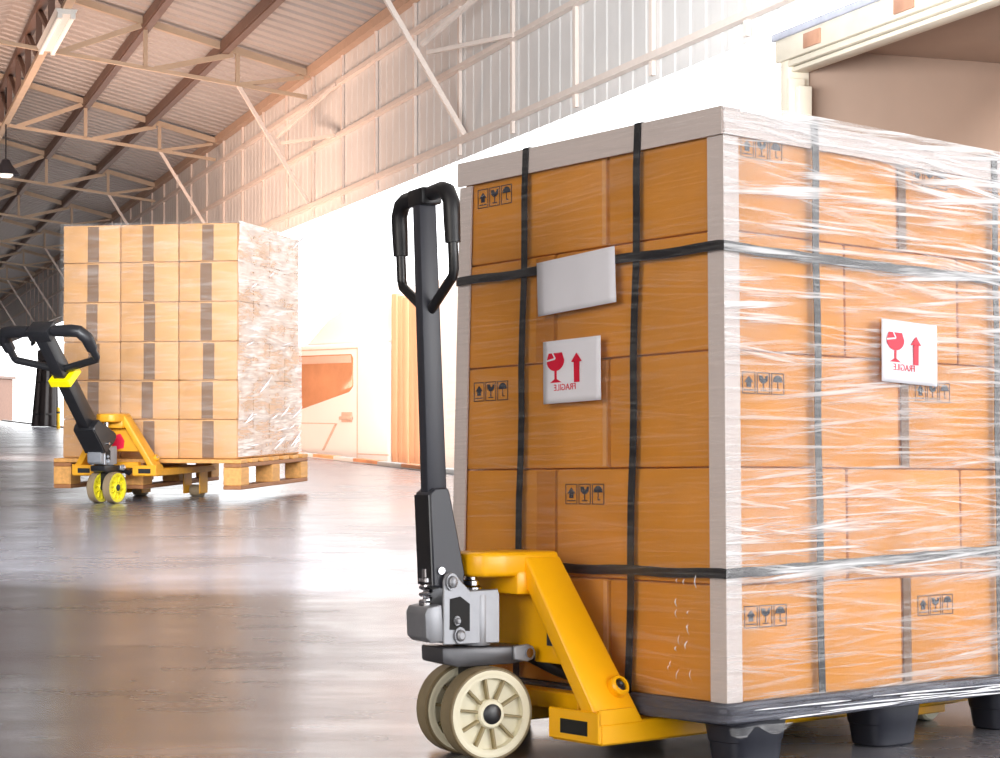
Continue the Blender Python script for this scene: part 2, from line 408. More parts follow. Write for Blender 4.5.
# ------------------------------------------------------------------ printed marks
def flat(polys, t=.0006):
    """2D polygons (x,z) as thin prints in the XZ plane facing -Y"""
    mb = MB()
    for p in polys: mb.prism(p, -t, 0, 'Y')
    return mb
def ring_rect(x, z, w, h, t):
    return [[(x, z), (x + w, z), (x + w, z + t), (x, z + t)], [(x, z + h - t), (x + w, z + h - t), (x + w, z + h), (x, z + h)],
            [(x, z + t), (x + t, z + t), (x + t, z + h - t), (x, z + h - t)], [(x + w - t, z + t), (x + w, z + t), (x + w, z + h - t), (x + w - t, z + h - t)]]
def icons(w=.115, h=.052):
    """up arrow, cracked glass and umbrella, each in a box; origin = left bottom"""
    P = []; g = w * .04; bw = (w - 2 * g) / 3
    for i in range(3):
        x = i * (bw + g); cx = x + bw / 2
        P += ring_rect(x, 0, bw, h, .0016)
        if i == 0:
            P.append([(cx - .012, h * .52), (cx + .012, h * .52), (cx, h * .82)]); P.append([(cx - .006, h * .30), (cx + .006, h * .30), (cx + .006, h * .53), (cx - .006, h * .53)])
            P.append([(cx - .012, h * .15), (cx + .012, h * .15), (cx + .012, h * .2), (cx - .012, h * .2)])
        if i == 1:
            P.append([(cx - .012, h * .86), (cx - .003, h * .86), (cx + .001, h * .70), (cx + .005, h * .74), (cx + .007, h * .86), (cx + .012, h * .86), (cx + .011, h * .62), (cx + .004, h * .50), (cx - .004, h * .50), (cx - .011, h * .62)])
            P.append([(cx - .0013, h * .22), (cx + .0013, h * .22), (cx + .0013, h * .52), (cx - .0013, h * .52)]); P.append([(cx - .008, h * .15), (cx + .008, h * .15), (cx + .008, h * .2), (cx - .008, h * .2)])
        if i == 2:
            arc = [(cx + .013 * math.cos(a), h * .58 + .013 * math.sin(a)) for a in [PI * k / 10 for k in range(11)]]
            P.append(arc); P.append([(cx - .001, h * .22), (cx + .001, h * .22), (cx + .001, h * .6), (cx - .001, h * .6)])
            P.append([(cx - .001, h * .2), (cx + .006, h * .2), (cx + .006, h * .25), (cx - .001, h * .25)])
    return P
def text_mesh(body, size, mirror=False):
    cu = bpy.data.curves.new('txt', 'FONT'); cu.body = body; cu.size = size; cu.align_x = 'CENTER'; cu.extrude = .0004
    o = bpy.data.objects.new('txt', cu); COL.objects.link(o)
    dg = bpy.context.evaluated_depsgraph_get(); me = bpy.data.meshes.new_from_object(o.evaluated_get(dg))
    bpy.data.objects.remove(o)
    m = Matrix.Rotation(PI / 2, 4, 'X')
    if mirror: m = m @ Matrix.Diagonal((-1, 1, 1, 1))
    me.transform(m)
    if mirror: me.flip_normals()
    return me

# face frames on the load: local x along the face as seen from the front (left to right), local y into the load
RIGHT = lambda t, z, off: LOAD @ T((t, -off, z))                                        # long side (faces right-front)
LEFT = lambda t, z, off: LOAD @ T((-off, t, z)) @ Matrix.Rotation(-PI / 2, 4, 'Z')      # short side; x runs towards -t

ROWZ = [1.181, .966, .749, .537, .326, .116]
LX, WY = 1.04, .765

def place(mtx_world, parent, o):
    o.parent = parent
    o.matrix_local = parent.matrix_world.inverted() @ mtx_world
    return o

def build_main_load():
    ordn = ['top', 'second', 'third', 'fourth', 'bottom']
    bpy.context.view_layer.update()
    for r in range(5):
        z1, z0 = ROWZ[r] - .0006, ROWZ[r + 1] + .0002
        wy = WY - .004 + .006 * r
        if r % 2 == 0:
            spec = [(0, .500, 0, .312, 'near corner'), (.502, LX, 0, .312, 'right end'), (0, .345, .317, wy, 'left end')]
        else:
            spec = [(0, .338, 0, .466, 'near corner'), (.342, .690, 0, .466, 'middle of long side'), (.694, LX, 0, .466, 'right end'),
                    (0, .515, .471, wy, 'left end')]
        for (x0, x1, a, b, where) in spec:
            ins = .006
            j = random.uniform(0, .002)
            lo = Vector((x0 + ins + j if x0 == 0 else x0, a + ins + j if a == 0 else a, z0)); hi = Vector((x1, b, z1))
            c = (lo + hi) / 2; c.z = z0
            icon = []
            if r % 2 == 0 and where != 'left end': icon = ['R']
            if r % 2 == 0 and where == 'left end' and r != 4: icon = ['L']
            if r == 3 and where == 'near corner': icon = ['L']
            look = 'amber carton' + (' with handling icons' if icon else ' without icons')
            o = empty('carton', LOAD @ T(c), '%s, %s row, %s of the foreground load' % (look, ordn[r], where), 'carton', 'cartons on the foreground load')
            mb = MB(); mb.box(lo - c, hi - c, .006, 2); mb.build('box_body', 'card', o)
            # tape over the closing seam on the visible faces
            if x0 == 0 and (b - a) > .35 and r in (1, 3):
                pass
            for f in icon:
                me = flat(icons(.112, .040)); ob = me.build('handling_marks', 'ink', o, smooth=0)
                if f == 'R':
                    tx = x0 + (.052 if x0 == 0 else .045); place(RIGHT(tx, z1 - .078, -(lo.y - .0008)), o, ob)
                else:
                    ty = (wy - .045) if where.startswith('left') else .437
                    place(LEFT(ty, z1 - .069 - (.026 if r == 0 else 0), -(lo.x - .0008)), o, ob)
            if x0 == 0 and a > 0 and r in (0, 2, 4):       # pale overlapping flap beside the seam
                mb = MB(); mb.box((lo.x - .0015, a + .001, z0 + .004), (lo.x + .002, a + .012, z1 - .004)); ob = mb.build('flap_edge', 'card_flap', None); place(LOAD, o, ob)
            if a == 0 and x0 > .5 and r in (0, 2, 4):      # dark tape strip at the seam on the long side
                mb = MB(); mb.box((x0 + .001, lo.y - .0015, z0 + .004), (x0 + .024, lo.y + .002, z1 - .002)); ob = mb.build('seam_tape', 'tape_brown', None); place(LOAD, o, ob)
            if x0 == 0 and a > 0 and r in (1, 3):
                mb = MB(); mb.box((lo.x - .001, a, z0 + .004), (lo.x + .002, a + .055, z1 - .004)); ob = mb.build('seam_tape', 'tape_clear2', None); place(LOAD, o, ob)

    # edge boards
    top, bot = ROWZ[0] + .006, ROWZ[5] + .002
    def lboard(x, y, sx, sy, z0, z1, lab, lean=0.):
        w, t = .04, .004
        mb = MB()
        P = [(0, 0), (sx * w, 0), (sx * w, sy * t), (sx * t, sy * t), (sx * t, sy * w), (0, sy * w)]
        mb.prism(P, z0, z1, 'Z')
        if lean:
            for v in mb.bm.verts: v.co.y += lean * (z1 - v.co.z)
        tag(mb.build('edge_board', 'board', None, LOAD @ T((x, y, 0))), lab, 'edge board', 'edge boards of the foreground load')
    lboard(-.001, -.001, 1, 1, bot, top - .0515, 'upright grey edge board on the near corner of the foreground load')
    lboard(-.001, WY + .003, 1, -1, bot, top - .0515, 'upright grey edge board on the left corner of the foreground load', .033)
    lboard(LX + .006, -.001, -1, 1, bot, top - .0515, 'upright grey edge board on the far right corner of the foreground load')
    mb = MB(); mb.prism([(-.005, top - .050), (-.001, top - .050), (-.001, top - .003), (.045, top - .003), (.045, top + .001), (-.005, top + .001)], -.001, WY + .006, 'Y')
    tag(mb.build('edge_board', 'board', None, LOAD), 'level grey edge board along the top of the short side', 'edge board', 'edge boards of the foreground load')
    mb = MB(); mb.prism([(-.005, top - .050), (-.001, top - .050), (-.001, top - .0035), (-.005, top - .0035)], -.001, LX + .006, 'X')
    tag(mb.build('edge_board', 'board', None, LOAD), 'level grey edge board along the top of the long side', 'edge board', 'edge boards of the foreground load')

    # straps
    w = .018
    def strap(pts, nrm, lab, name='strap'):
        """ribbon through load-local points; nrm = outward normals"""
        mb = MB(); bm = mb.bm; rows = []
        P = [Vector(p) for p in pts]
        for i, p in enumerate(P):
            d = (P[min(i + 1, len(P) - 1)] - P[max(i - 1, 0)]).normalized(); n = Vector(nrm[i]).normalized()
            s = d.cross(n).normalized() * w / 2
            rows.append([bm.verts.new(q) for q in (p - s, p + s, p + s + n * .0016, p - s + n * .0016)])
        for a, b in zip(rows, rows[1:]):
            for k in range(4): bm.faces.new((a[k], a[(k + 1) % 4], b[(k + 1) % 4], b[k]))
        bm.faces.new(rows[0]); bm.faces.new(rows[-1][::-1])
        bmesh.ops.recalc_face_normals(bm, faces=bm.faces[:])
        tag(mb.build(name, 'strap', None, LOAD), lab, 'strap', 'straps of the foreground load')
    o_ = .0065
    def vert(face, ta, tb, lab):
        pts, nr = [], []
        for i in range(13):
            k = i / 12; z = top + .002 + (bot - .004 - top) * k; t = ta + (tb - ta) * k + .002 * math.sin(i * 1.7)
            if face == 'L': pts.append((-o_, t, z)); nr.append((-1, 0, 0))
            else: pts.append((t, -o_, z)); nr.append((0, -1, 0))
        if face == 'L':
            pts = [(.9, ta, top + .003), (.02, ta, top + .003), (-.004, ta, top + .002)] + pts; nr = [(0, 0, 1), (0, 0, 1), (-1, 0, 1)] + nr
        else:
            pts = [(ta, WY, top + .005), (ta, .02, top + .005), (ta, -.004, top + .003)] + pts; nr = [(0, 0, 1), (0, 0, 1), (0, -1, 1)] + nr
        strap(pts, nr, lab)
    vert('L', .543, .574, 'black upright strap on the short side behind the black handle')
    vert('L', .214, .246, 'black upright strap on the short side beside the near corner')
    vert('R', .241, .245, 'black upright strap on the long side beside the near corner')
    vert('R', .803, .797, 'black upright strap on the long side at the right picture edge')
    def horiz(zl, lab, sag):
        pts, nr = [], []
        for i in range(17):
            k = i / 16; pts.append((-o_ - .0022, WY * (1 - k) + .004, zl(-WY * (1 - k)) + .0015 * math.sin(i * 1.3))); nr.append((-1, 0, 0))
        pts.append((-o_ - .001, -o_ - .001, zl(0))); nr.append((-1, -1, 0))
        for i in range(1, 25):
            k = i / 24; pts.append((LX * k, -o_ - .0022, zl(LX * k) + .0012 * math.sin(i * 2.1))); nr.append((0, -1, 0))
        strap(pts, nr, lab)
    horiz(lambda t: .934 - .004 * math.sin(max(0, t) * 3) - (.002 if t > 0 else 0), 'upper black strap wound level round the foreground load', 0)
    horiz(lambda t: .347 + (.026 * min(1, t / .8) if t > 0 else -.004 * min(1, -t / .5)), 'lower black strap wound level round the foreground load', 0)

    # paper notices
    def notice(mtx, w, h, lab, fragile, rot):
        m = mtx @ Matrix.Rotation(rot, 4, 'Y')
        o = empty('notice', m, lab, 'notice')
        mb = MB()
        mb.grid(lambda u, v: ((u - .5) * w, -.0015 - .0006 * math.sin(u * 5.3 + .4) - .0006 * math.sin(v * 4 + 1), (v - .5) * h), 10, 10)
        sh = mb.build('sheet', 'paper', o)
        sm = sh.modifiers.new('thick', 'SOLIDIFY'); sm.thickness = .0008; sm.offset = 1
        if fragile:
            d = -.0036
            def put(polys, nm, mm='red'):
                q = flat(polys); q.build(nm, mm, o, T((0, d, 0)), smooth=0)
            # goblet with a cracked rim
            cx, cz, a, b = -w * .27, h * .165, w * .155, h * .16
            bowl = [(cx - a * .75, cz + b * .85), (cx + a * .75, cz + b * .85), (cx + a, cz + b * .1)] + [(cx + a * math.cos(q), cz + b * .1 + b * 1.05 * math.sin(q)) for q in [-PI * k / 12 for k in range(1, 12)]] + [(cx - a, cz + b * .1)]
            put([bowl, [(cx - a * .12, cz - b * 1.9), (cx + a * .12, cz - b * 1.9), (cx + a * .12, cz - b * .9), (cx - a * .12, cz - b * .9)],
                 [(cx - a * .65, cz - b * 2.1), (cx + a * .65, cz - b * 2.1), (cx + a * .12, cz - b * 1.75), (cx - a * .12, cz - b * 1.75)]], 'goblet_symbol')
            q = flat([[(cx - a * .38, cz + b * .9), (cx - a * .22, cz + b * .9), (cx + a * .06, cz + b * .32), (cx - a * .06, cz + b * .28)],
                      [(cx + a * .08, cz + b * .36), (cx - a * .02, cz + b * .18), (cx - a * 1.0, cz + b * .02), (cx - a * 1.0, cz + b * .18)]])
            q.build('crack', 'paper', o, T((0, d - .0008, 0)), smooth=0)
            ax, z0_, z1_, aw = w * .10, h * -.19, h * .27, w * .046
            put([[(ax - aw, z0_), (ax + aw, z0_), (ax + aw, z1_ - h * .13), (ax - aw, z1_ - h * .13)], [(ax - aw * 2.0, z1_ - h * .14), (ax + aw * 2.0, z1_ - h * .14), (ax, z1_)]], 'arrow_symbol')
            me = text_mesh('FRAGILE', w * .105, True); me.materials.clear(); me.materials.append(M['red'])
            t = bpy.data.objects.new('lettering', me); COL.objects.link(t); t.parent = o; t.matrix_local = T((-w * .11, d, h * -.30))
        return o
    notice(LEFT(.380, .900, .0165), .228, .108, 'blank white paper sheet on the short side above the fragile notice', False, R(-3))
    notice(LEFT(.392, .728, .0165), .168, .124, 'white paper notice with red goblet and arrow on the short side', True, R(-1))
    notice(RIGHT(.502, .763, .0165), .172, .122, 'white paper notice with red goblet and arrow on the streaky long side', True, R(1.5))

    # stretch film
    film = empty('stretch_wrap', LOAD, 'clear stretch film wound round the foreground carton load', 'stretch film')
    off = .0135
    def side(p0, p1, n, m, nm, lean=0.):
        p0, p1, n = Vector(p0), Vector(p1), Vector(n)
        mb = MB()
        def fn(u, v):
            z = .118 + (top + .0105 - .118) * v
            p = p0.lerp(p1, u); q = p + n * (0 + .0012 * math.sin(u * 23 + v * 9) * math.sin(v * 31 + u * 4) * min(1, 8 * u, 8 * (1 - u)))
            if lean: q.y += lean * (1 - v) * (u if p1.y > p0.y else 1 - u)
            return (q.x, q.y, z)
        mb.grid(fn, 40, 60); o = mb.build(nm, m, film, smooth=180); return o
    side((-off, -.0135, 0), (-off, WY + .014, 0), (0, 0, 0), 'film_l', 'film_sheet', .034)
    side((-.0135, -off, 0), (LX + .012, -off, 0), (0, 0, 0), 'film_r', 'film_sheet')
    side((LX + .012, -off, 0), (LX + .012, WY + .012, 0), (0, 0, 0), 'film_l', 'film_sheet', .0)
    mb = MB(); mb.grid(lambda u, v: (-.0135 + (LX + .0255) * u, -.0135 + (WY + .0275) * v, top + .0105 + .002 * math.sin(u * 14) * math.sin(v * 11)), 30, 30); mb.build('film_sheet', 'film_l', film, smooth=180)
    # bunched film tail round the pallet deck
    def perim(k):
        # rounded rectangle, k in 0..1
        x0, x1, y0, y1, rr = -.019, LX + .019, -.019, WY + .052, .02
        pts = []
        for (cx, cy, a0) in ((x1 - rr, y0 + rr, -90), (x1 - rr, y1 - rr, 0), (x0 + rr, y1 - rr, 90), (x0 + rr, y0 + rr, 180)):
            for i in range(5): a = R(a0 + 90 * i / 4); pts.append(Vector((cx + rr * math.cos(a), cy + rr * math.sin(a))))
        pts.append(pts[0]); L = [0]
        for a, b in zip(pts, pts[1:]): L.append(L[-1] + (b - a).length)
        d = k * L[-1]
        for i in range(len(pts) - 1):
            if d <= L[i + 1] + 1e-9:
                f = (d - L[i]) / max(1e-9, L[i + 1] - L[i]); return pts[i].lerp(pts[i + 1], f), L[-1]
    for j in range(5):
        ph = random.uniform(0, 6); zc = .1135 - .0063 * j
        mb = MB(); pts = []
        N = 150
        for i in range(N + 1):
            p, _ = perim(i / N); c = Vector((LX / 2, WY / 2)); d = (p - c).normalized()
            p = p + d * (.002 * math.sin(i * .9 + ph) + .003 * math.sin(j * 2.1))
            pts.append((p.x, p.y, zc + .0012 * math.sin(i * .13 + ph) + .0008 * math.sin(i * .41 + ph * 2)))
        mb.tube(pts, [.0062 + .001 * math.sin(i * .27 + ph) for i in range(N + 1)], 8, flat=(.7, 1.1)); mb.build('bunched_film', 'film_dark', film, smooth=180)
    for j in range(9):
        a, L, zz = random.uniform(0, .7), random.uniform(.2, .5), random.uniform(.084, .116); sl_ = random.uniform(-.03, .03)
        mb = MB(); mb.tube([(a + min(L, LX - a) * q / 8, -.0275 - .001 * math.sin(q * 2 + j), min(.118, max(.083, zz + sl_ * L * q / 8))) for q in range(9)], [.0004] + [.0014 + .0006 * math.sin(q + j) for q in range(7)] + [.0004], 6); mb.build('film_fold', 'crinkle', film, smooth=180)
    # loose flap and small crinkles near the corner
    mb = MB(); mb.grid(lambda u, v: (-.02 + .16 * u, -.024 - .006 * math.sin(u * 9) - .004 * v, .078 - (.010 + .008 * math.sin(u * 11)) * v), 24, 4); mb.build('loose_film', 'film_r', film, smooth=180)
    for i in range(15):
        t = random.choice([.06, .075, .09, .11]) + random.uniform(-.02, .02); z = random.uniform(.14, .36); L = random.uniform(.006, .024); wd = random.uniform(.0015, .004); a = random.uniform(-.4, .4)
        mb = MB(); mb.grid(lambda u, v: (-.0165 - .004 * math.sin(u * PI), t + math.sin(a) * L * (u - .5) + wd * (v - .5) * math.sin(PI * (.1 + .8 * u)), z + L * (u - .5)), 6, 2)
        mb.build('film_crinkle', 'crinkle', film, smooth=180)

    # plastic pallet
    p = empty('plastic_pallet', LOAD, 'black plastic pallet with tapered round feet under the foreground load', 'pallet')
    mb = MB(); mb.box((-.006, -.006, .078), (LX + .006, WY + .03, .1155), .006, 2); mb.build('deck', 'plastic', p)
    for tx in (.100, .490, .878):
        for ty in (.050, .752):
            mb = MB(); t = bmesh.new(); rings = []
            for (z, a) in ((.0, .056), (.004, .061), (.042, .067), (.044, .069), (.080, .075)):
                ring = []
                for k in range(32):
                    th = 2 * PI * k / 32; c, s_ = math.cos(th), math.sin(th)
                    ring.append(t.verts.new((math.copysign(abs(c) ** .6, c) * a, math.copysign(abs(s_) ** .6, s_) * a * .72, z)))
                rings.append(ring)
            for a, b in zip(rings, rings[1:]):
                for k in range(32): t.faces.new((a[k], a[(k + 1) % 32], b[(k + 1) % 32], b[k]))
            t.faces.new(rings[0][::-1]); t.faces.new(rings[-1])
            mb._merge(t); mb.build('foot', 'plastic', p, T((tx, ty, 0)))

M['tape_clear2'] = card_mat('darker tape over cardboard', (198, 126, 44))  # tape tone slightly darker than the carton board

# ------------------------------------------------------------------ pallet jack
def build_jack(mtx, label, k=1., lift=0., steer=0., tilt=0., tilt_base=.34, handle_len=.70, loop_w=.105, loop_drop=.20, second=False, fork_len=.95, overall=.252, col=1.):
    """local: X = towards the fork tips, Y = left, origin on the floor under the steering pivot; built at size 1 and scaled by k"""
    J = empty('pallet_jack', mtx @ Matrix.Scale(k, 4), label, 'pallet jack')
    yel = 'yellow_worn' if second else 'yellow'
    st = Matrix.Rotation(steer, 4, 'Z')
    # ---- yellow fork carriage
    h = overall; wf = .138
    up = T((0, 0, lift))
    for sgn in (-1, 1):
        mb = MB()
        yo, yi = sgn * h, sgn * (h - wf)
        a, b = min(yo, yi), max(yo, yi)
        # fork: an inverted channel with a ramped tip
        top, bot = .076, .036
        mb.prism([(.092, bot), (.092, top), (fork_len - .09, top), (fork_len, top - .022), (fork_len, bot + .004), (fork_len - .09, bot)], a, b, 'Y', .004, 1)
        f = mb.build('fork', yel, J, up)
        # heel bracket; a black plate paints the shade inside its window
        mb = MB(); mb.box((.086, a, .040), (.094, b, .096), .002, 1)
        mb.prism([(.088, .074), (.196, .074), (.172, .10), (.088, .10)], (a if sgn < 0 else b - .006), (a + .006 if sgn < 0 else b), 'Y')
        mb.build('fork_heel', yel, f)
        mb = MB(); mb.box((.0845, a + .03, .052), (.0865, b - .035, .078)); mb.build('heel_shade', 'recess_shade', f)
        # load roller under the tip
        mb = MB(); mb.lathe([(0, -.04), (.030, -.04), (.034, -.035), (.034, .035), (.030, .04), (0, .04)], 24, 'Y'); mb.build('load_roller', 'cream' if not second else 'tread_grey', f, T((fork_len - .12, (a + b) / 2, .034 - lift)))
        mb = MB()
        for q in (-.05, .05): mb.box((fork_len - .21, (a + b) / 2 + q - .003, .018 - lift), (fork_len - .09, (a + b) / 2 + q + .003, .05), .002, 1)
        mb.build('roller_bracket', yel, f)
        # leg: sheet metal arm leaning in to the head
        y0, z0, y1, z1 = sgn * (h - .004), .078, sgn * .070, .372
        x0a, x0b, x1a, x1b = .092, .200, .068, .154
        t = bmesh.new()
        n = Vector((0, sgn * (z1 - z0), (abs(y0) - abs(y1)))).normalized() * .034
        A = [Vector((x0a, y0, z0)), Vector((x0b, y0, z0)), Vector((x1b, y1, z1)), Vector((x1a, y1, z1))]
        B = [v - n for v in A]
        va = [t.verts.new(v) for v in A]; vb = [t.verts.new(v) for v in B]
        t.faces.new(va); t.faces.new(vb[::-1])
        for i in range(4): t.faces.new((va[i], va[(i + 1) % 4], vb[(i + 1) % 4], vb[i])[::-1])
        bmesh.ops.recalc_face_normals(t, faces=t.faces[:]); bmesh.ops.bevel(t, geom=t.edges[:], offset=.006, segments=3, affect='EDGES', profile=.5)
        mb = MB(); mb._merge(t); lg = mb.build('leg', yel, J, up)
        # axle boss on the leg
        ax = Vector((.164, sgn * (h - .038), .132)); nn = n.normalized()
        q = nn.to_track_quat('Z', 'X').to_matrix().to_4x4(); q.translation = ax
        mb = MB(); mb.lathe([(.0, -.006), (.020, -.006), (.020, .014), (.017, .018), (.0125, .018), (.0125, .008), (0, .008)], 24, 'Z'); mb.build('axle_boss', yel, lg, q)
        mb = MB(); mb.lathe([(0, .006), (.0120, .006), (.0120, .013), (.008, .015), (.004, .012), (0, .012)], 20, 'Z'); mb.build('axle_bolt', 'blackpaint' if not second else 'silver', lg, q)
    # head over the pump
    pts = [(-.032, -.03), (-.018, -.055), (.02, -.066), (.152, -.072), (.152, .072), (.02, .066), (-.018, .055), (-.032, .03)]
    mb = MB(); mb.prism(pts, .334, .380, 'Z', .009, 3); mb.build('head', yel, J, up)
    mb = MB(); mb.prism([(.05, -.068), (.15, -.076), (.15, .076), (.05, .068)], .30, .345, 'Z', .006, 2); mb.build('head_web', yel, J, up)
    # plate between the legs
    mb = MB(); mb.prism([(-.165, .172), (.165, .172), (.072, .335), (-.072, .335)], .108, .120, 'X', .002, 1); wp = mb.build('web_plate', yel, J, up)
    mb = MB(); mb.box((.16, -h + wf, .078), (.20, h - wf, .112), .003, 1); mb.build('cross_member', yel, J, up)
    if second:
        mb = MB(); mb.prism([(-.05, .19), (0, .18), (.02, .21), (.0, .26), (-.03, .27), (-.055, .23)], .1045, .108, 'X'); mb.build('red_sticker', 'red', wp)
    else:
        mb = MB(); mb.box((.105, -.115, .205), (.109, -.088, .235)); mb.build('slot', 'darkgrey', wp)
    # ---- steering unit
    def S(name, mb, m, parent=J, mt=None): return mb.build(name, m, parent, (st @ mt) if mt is not None else st)
    # wheels
    for y in (-.051, .051):
        r, w = .0855, .022
        mb = MB(); mb.lathe([(r - .014, -w), (r - .003, -w), (r, -w + .004), (r, w - .004), (r - .003, w), (r - .014, w), (r - .014, -w)], 48, 'Y')
        o = S('steer_wheel', mb, 'tread_dark' if not second else 'tread_grey', J, T((0, y, r)))
        mb = MB(); mb.lathe([(r - .0145, -w + .0), (r - .010, -w - .001), (r - .006, -w - .0005), (r - .006, -w + .004), (r - .0145, -w + .004), (r - .0145, -w)], 48, 'Y')
        mb.lathe([(.014, -w + .014), (r - .0135, -w + .014), (r - .0135, w - .014), (.014, w - .014), (.014, -w + .014)], 48, 'Y')
        mb.lathe([(r - .020, -w), (r - .0135, -w), (r - .0135, w), (r - .020, w), (r - .020, -w)], 48, 'Y')
        mb.lathe([(.012, -w - .002), (.024, -w - .002), (.027, -w + .002), (.027, w - .002), (.024, w + .002), (.012, w + .002), (.012, -w - .002)], 32, 'Y')
        hb = mb.build('wheel_hub', 'cream' if not second else 'hub_yellow', o)
        for q in range(10):
            mb = MB(); mb.box((.024, -w + .003, -.0024), (r - .019, w - .003, .0024), .0008, 1, Matrix.Rotation(2 * PI * q / 10 + .15, 4, 'Y')); mb.build('wheel_rib', 'cream_dark' if not second else 'hub_yellow', hb)
        mb = MB(); mb.lathe([(r - .0015, -w - .0006), (r + .0003, -w + .003), (r - .0005, -w + .005), (r - .004, -w + .001), (r - .0015, -w - .0006)], 48, 'Y'); mb.build('scuffed_rim', 'scuff', o)
        mb = MB(); mb.lathe([(0, -w - .007), (.012, -w - .006), (.0185, -w - .003), (.0185, w + .003), (.012, w + .006), (0, w + .007)], 28, 'Y'); mb.build('hub_cap', 'blackpaint', o)
    mb = MB(); mb.tube([(0, -.055, .0855), (0, .055, .0855)], .011, 12); mb.box((-.02, -.028, .075), (.02, .028, .178), .004, 1); S('axle_block', mb, 'blackpaint')
    # bracket plate with the lifting link
    mb = MB(); mb.prism([(-.100, .178), (-.102, .207), (.075, .205), (.116, .203), (.126, .192), (.118, .177), (.075, .172), (-.06, .170)], -.046, .046, 'Y', .004, 2); pl = S('bracket_plate', mb, 'blackpaint' if second else 'darkplate', J, Matrix.Translation((-.002, 0, 0)) @ Matrix.Diagonal((.84, 1, 1, 1)))
    mb = MB(); mb.prism([(.072, .180), (.072, .205), (.108, .208), (.122, .203), (.128, .191), (.120, .179), (.106, .175)], -.052, -.044, 'Y', .002, 1); mb.build('silver_lug', 'silver', pl)
    mb = MB(); mb.tube([(.108, -.058, .192), (.108, .05, .192)], .009, 14); mb.build('link_pin', 'chrome', pl)
    mb = MB(); mb.tube([(.100, -.03, .190), (.15, -.06, .160), (.190, -.085, .140 + lift * .5)], .015, 12, flat=(1, 1)); mb.build('link_rod', 'blackpaint', J)
    # pump body
    mb = MB()
    mb.prism([(-.105, .212), (-.105, .330), (-.098, .342), (-.085, .345), (-.072, .340), (-.032, .310), (.046, .312), (.050, .300), (.050, .212)], -.045, -.038, 'Y', .002, 1)
    mb.prism([(-.105, .212), (-.105, .330), (-.098, .342), (-.085, .345), (-.072, .340), (-.032, .310), (.046, .312), (.050, .300), (.050, .212)], .038, .045, 'Y', .002, 1)
    mb.prism([(-.150, .226), (-.153, .270), (-.146, .281), (-.108, .286), (-.10, .218), (-.135, .216)], -.042, .042, 'Y', .003, 2)
    pb = S('pump_body', mb, 'silver', J, Matrix.Translation((-.006, 0, 0)) @ Matrix.Diagonal((.75, 1, 1, 1)))
    mb = MB(); mb.lathe([(0, .208), (.044, .208), (.046, .214), (.046, .300), (.042, .308), (.030, .310), (0, .310)], 36, 'Z', T((.003, 0, 0))); mb.build('pump_cylinder', 'silver', pb)
    mb = MB(); mb.box((-.10, -.034, .214), (-.045, .034, .250), .004, 1); mb.build('valve_block', 'silver', pb)
    mb = MB(); mb.prism([(-.088, .240), (-.088, .296), (-.060, .300), (-.034, .286), (-.034, .236)], -.0465, -.0445, 'Y'); mb.build('body_shade', 'recess_shade', pb)  # black plate painting the shade of the hole in the body
    for (x, z, r) in ((-.084, .327, .011), (-.062, .229, .0105), (-.070, .256, .006)):
        mb = MB(); mb.lathe([(0, -.058), (r * .6, -.058), (r, -.055), (r, -.044), (0, -.044)], 20, 'Y', T((x, 0, z))); mb.lathe([(r * 1.05, -.050), (r * 1.45, -.050), (r * 1.45, -.044), (r * 1.05, -.044), (r * 1.05, -.050)], 20, 'Y', T((x, 0, z))); mb.build('bolt', 'silver', pb)
    mb = MB(); mb.lathe([(0, .2935), (.004, .2935), (.004, .3), (0, .3)], 12, 'Z', T((.053, -.03, 0))); mb.tube([(.048, -.02, .284), (.060, -.02, .284)], .006, 8); mb.build('side_bolt', 'chrome', pb)
    mb = MB(); mb.lathe([(0, .306), (.026, .306), (.026, .314), (.020, .318), (.020, .326), (.014, .328), (.014, .340 + lift), (0, .340 + lift)], 24, 'Z'); mb.build('ram', 'chrome', pb)
    # spring and plunger
    mb = MB(); pts = [(-.125 + .013 * math.cos(2 * PI * 3.5 * i / 56), .013 * math.sin(2 * PI * 3.5 * i / 56), .284 + .046 * i / 56) for i in range(57)]
    mb.tube(pts, .0032, 7); mb.lathe([(0, .282), (.016, .282), (.016, .288), (0, .288)], 18, 'Z', T((-.125, 0, 0))); mb.lathe([(0, .326), (.016, .326), (.016, .333), (.009, .335), (.009, .350), (0, .350)], 18, 'Z', T((-.125, 0, 0)))
    mb.build('spring', 'chrome', pb)
    # ---- drawbar: leans by "tilt" about the pivot
    pv = T((-.072, 0, tilt_base)) @ Matrix.Rotation(tilt, 4, 'Y')       # local: Z along the bar
    H = bpy.data.objects.new('drawbar', None)
    def D(name, mb, m, parent=None): return mb.build(name, m, parent or bar, None if parent is not None else st @ pv)
    c = col
    mb = MB(); mb.prism([(-.025 * c, .135), (.016 * c, .135), (.018 * c, handle_len - .01), (-.018 * c, handle_len - .01)], -.016 * c, .016 * c, 'Y', .004, 2)
    bar = mb.build('drawbar', 'darkgrey' if not second else 'blackpaint', J, st @ pv)
    mb = MB(); mb.prism([(-.028 * c, -.02), (-.028 * c, .150), (-.016 * c, .160), (.010, .160), (.014, .150), (.038 * c, .0), (.034 * c, -.022), (.02 * c, -.03)], -.032 * c, .032 * c, 'Y', .003, 1); mb.build('drawbar_bracket', 'darkgrey' if not second else 'blackpaint', bar)
    mb = MB(); mb.prism([(-.0305 * c, -.018), (-.0305 * c, .148), (-.0275 * c, .148), (-.0275 * c, -.018)], -.030 * c, .030 * c, 'Y'); mb.build('front_plate', 'blackpaint', bar)
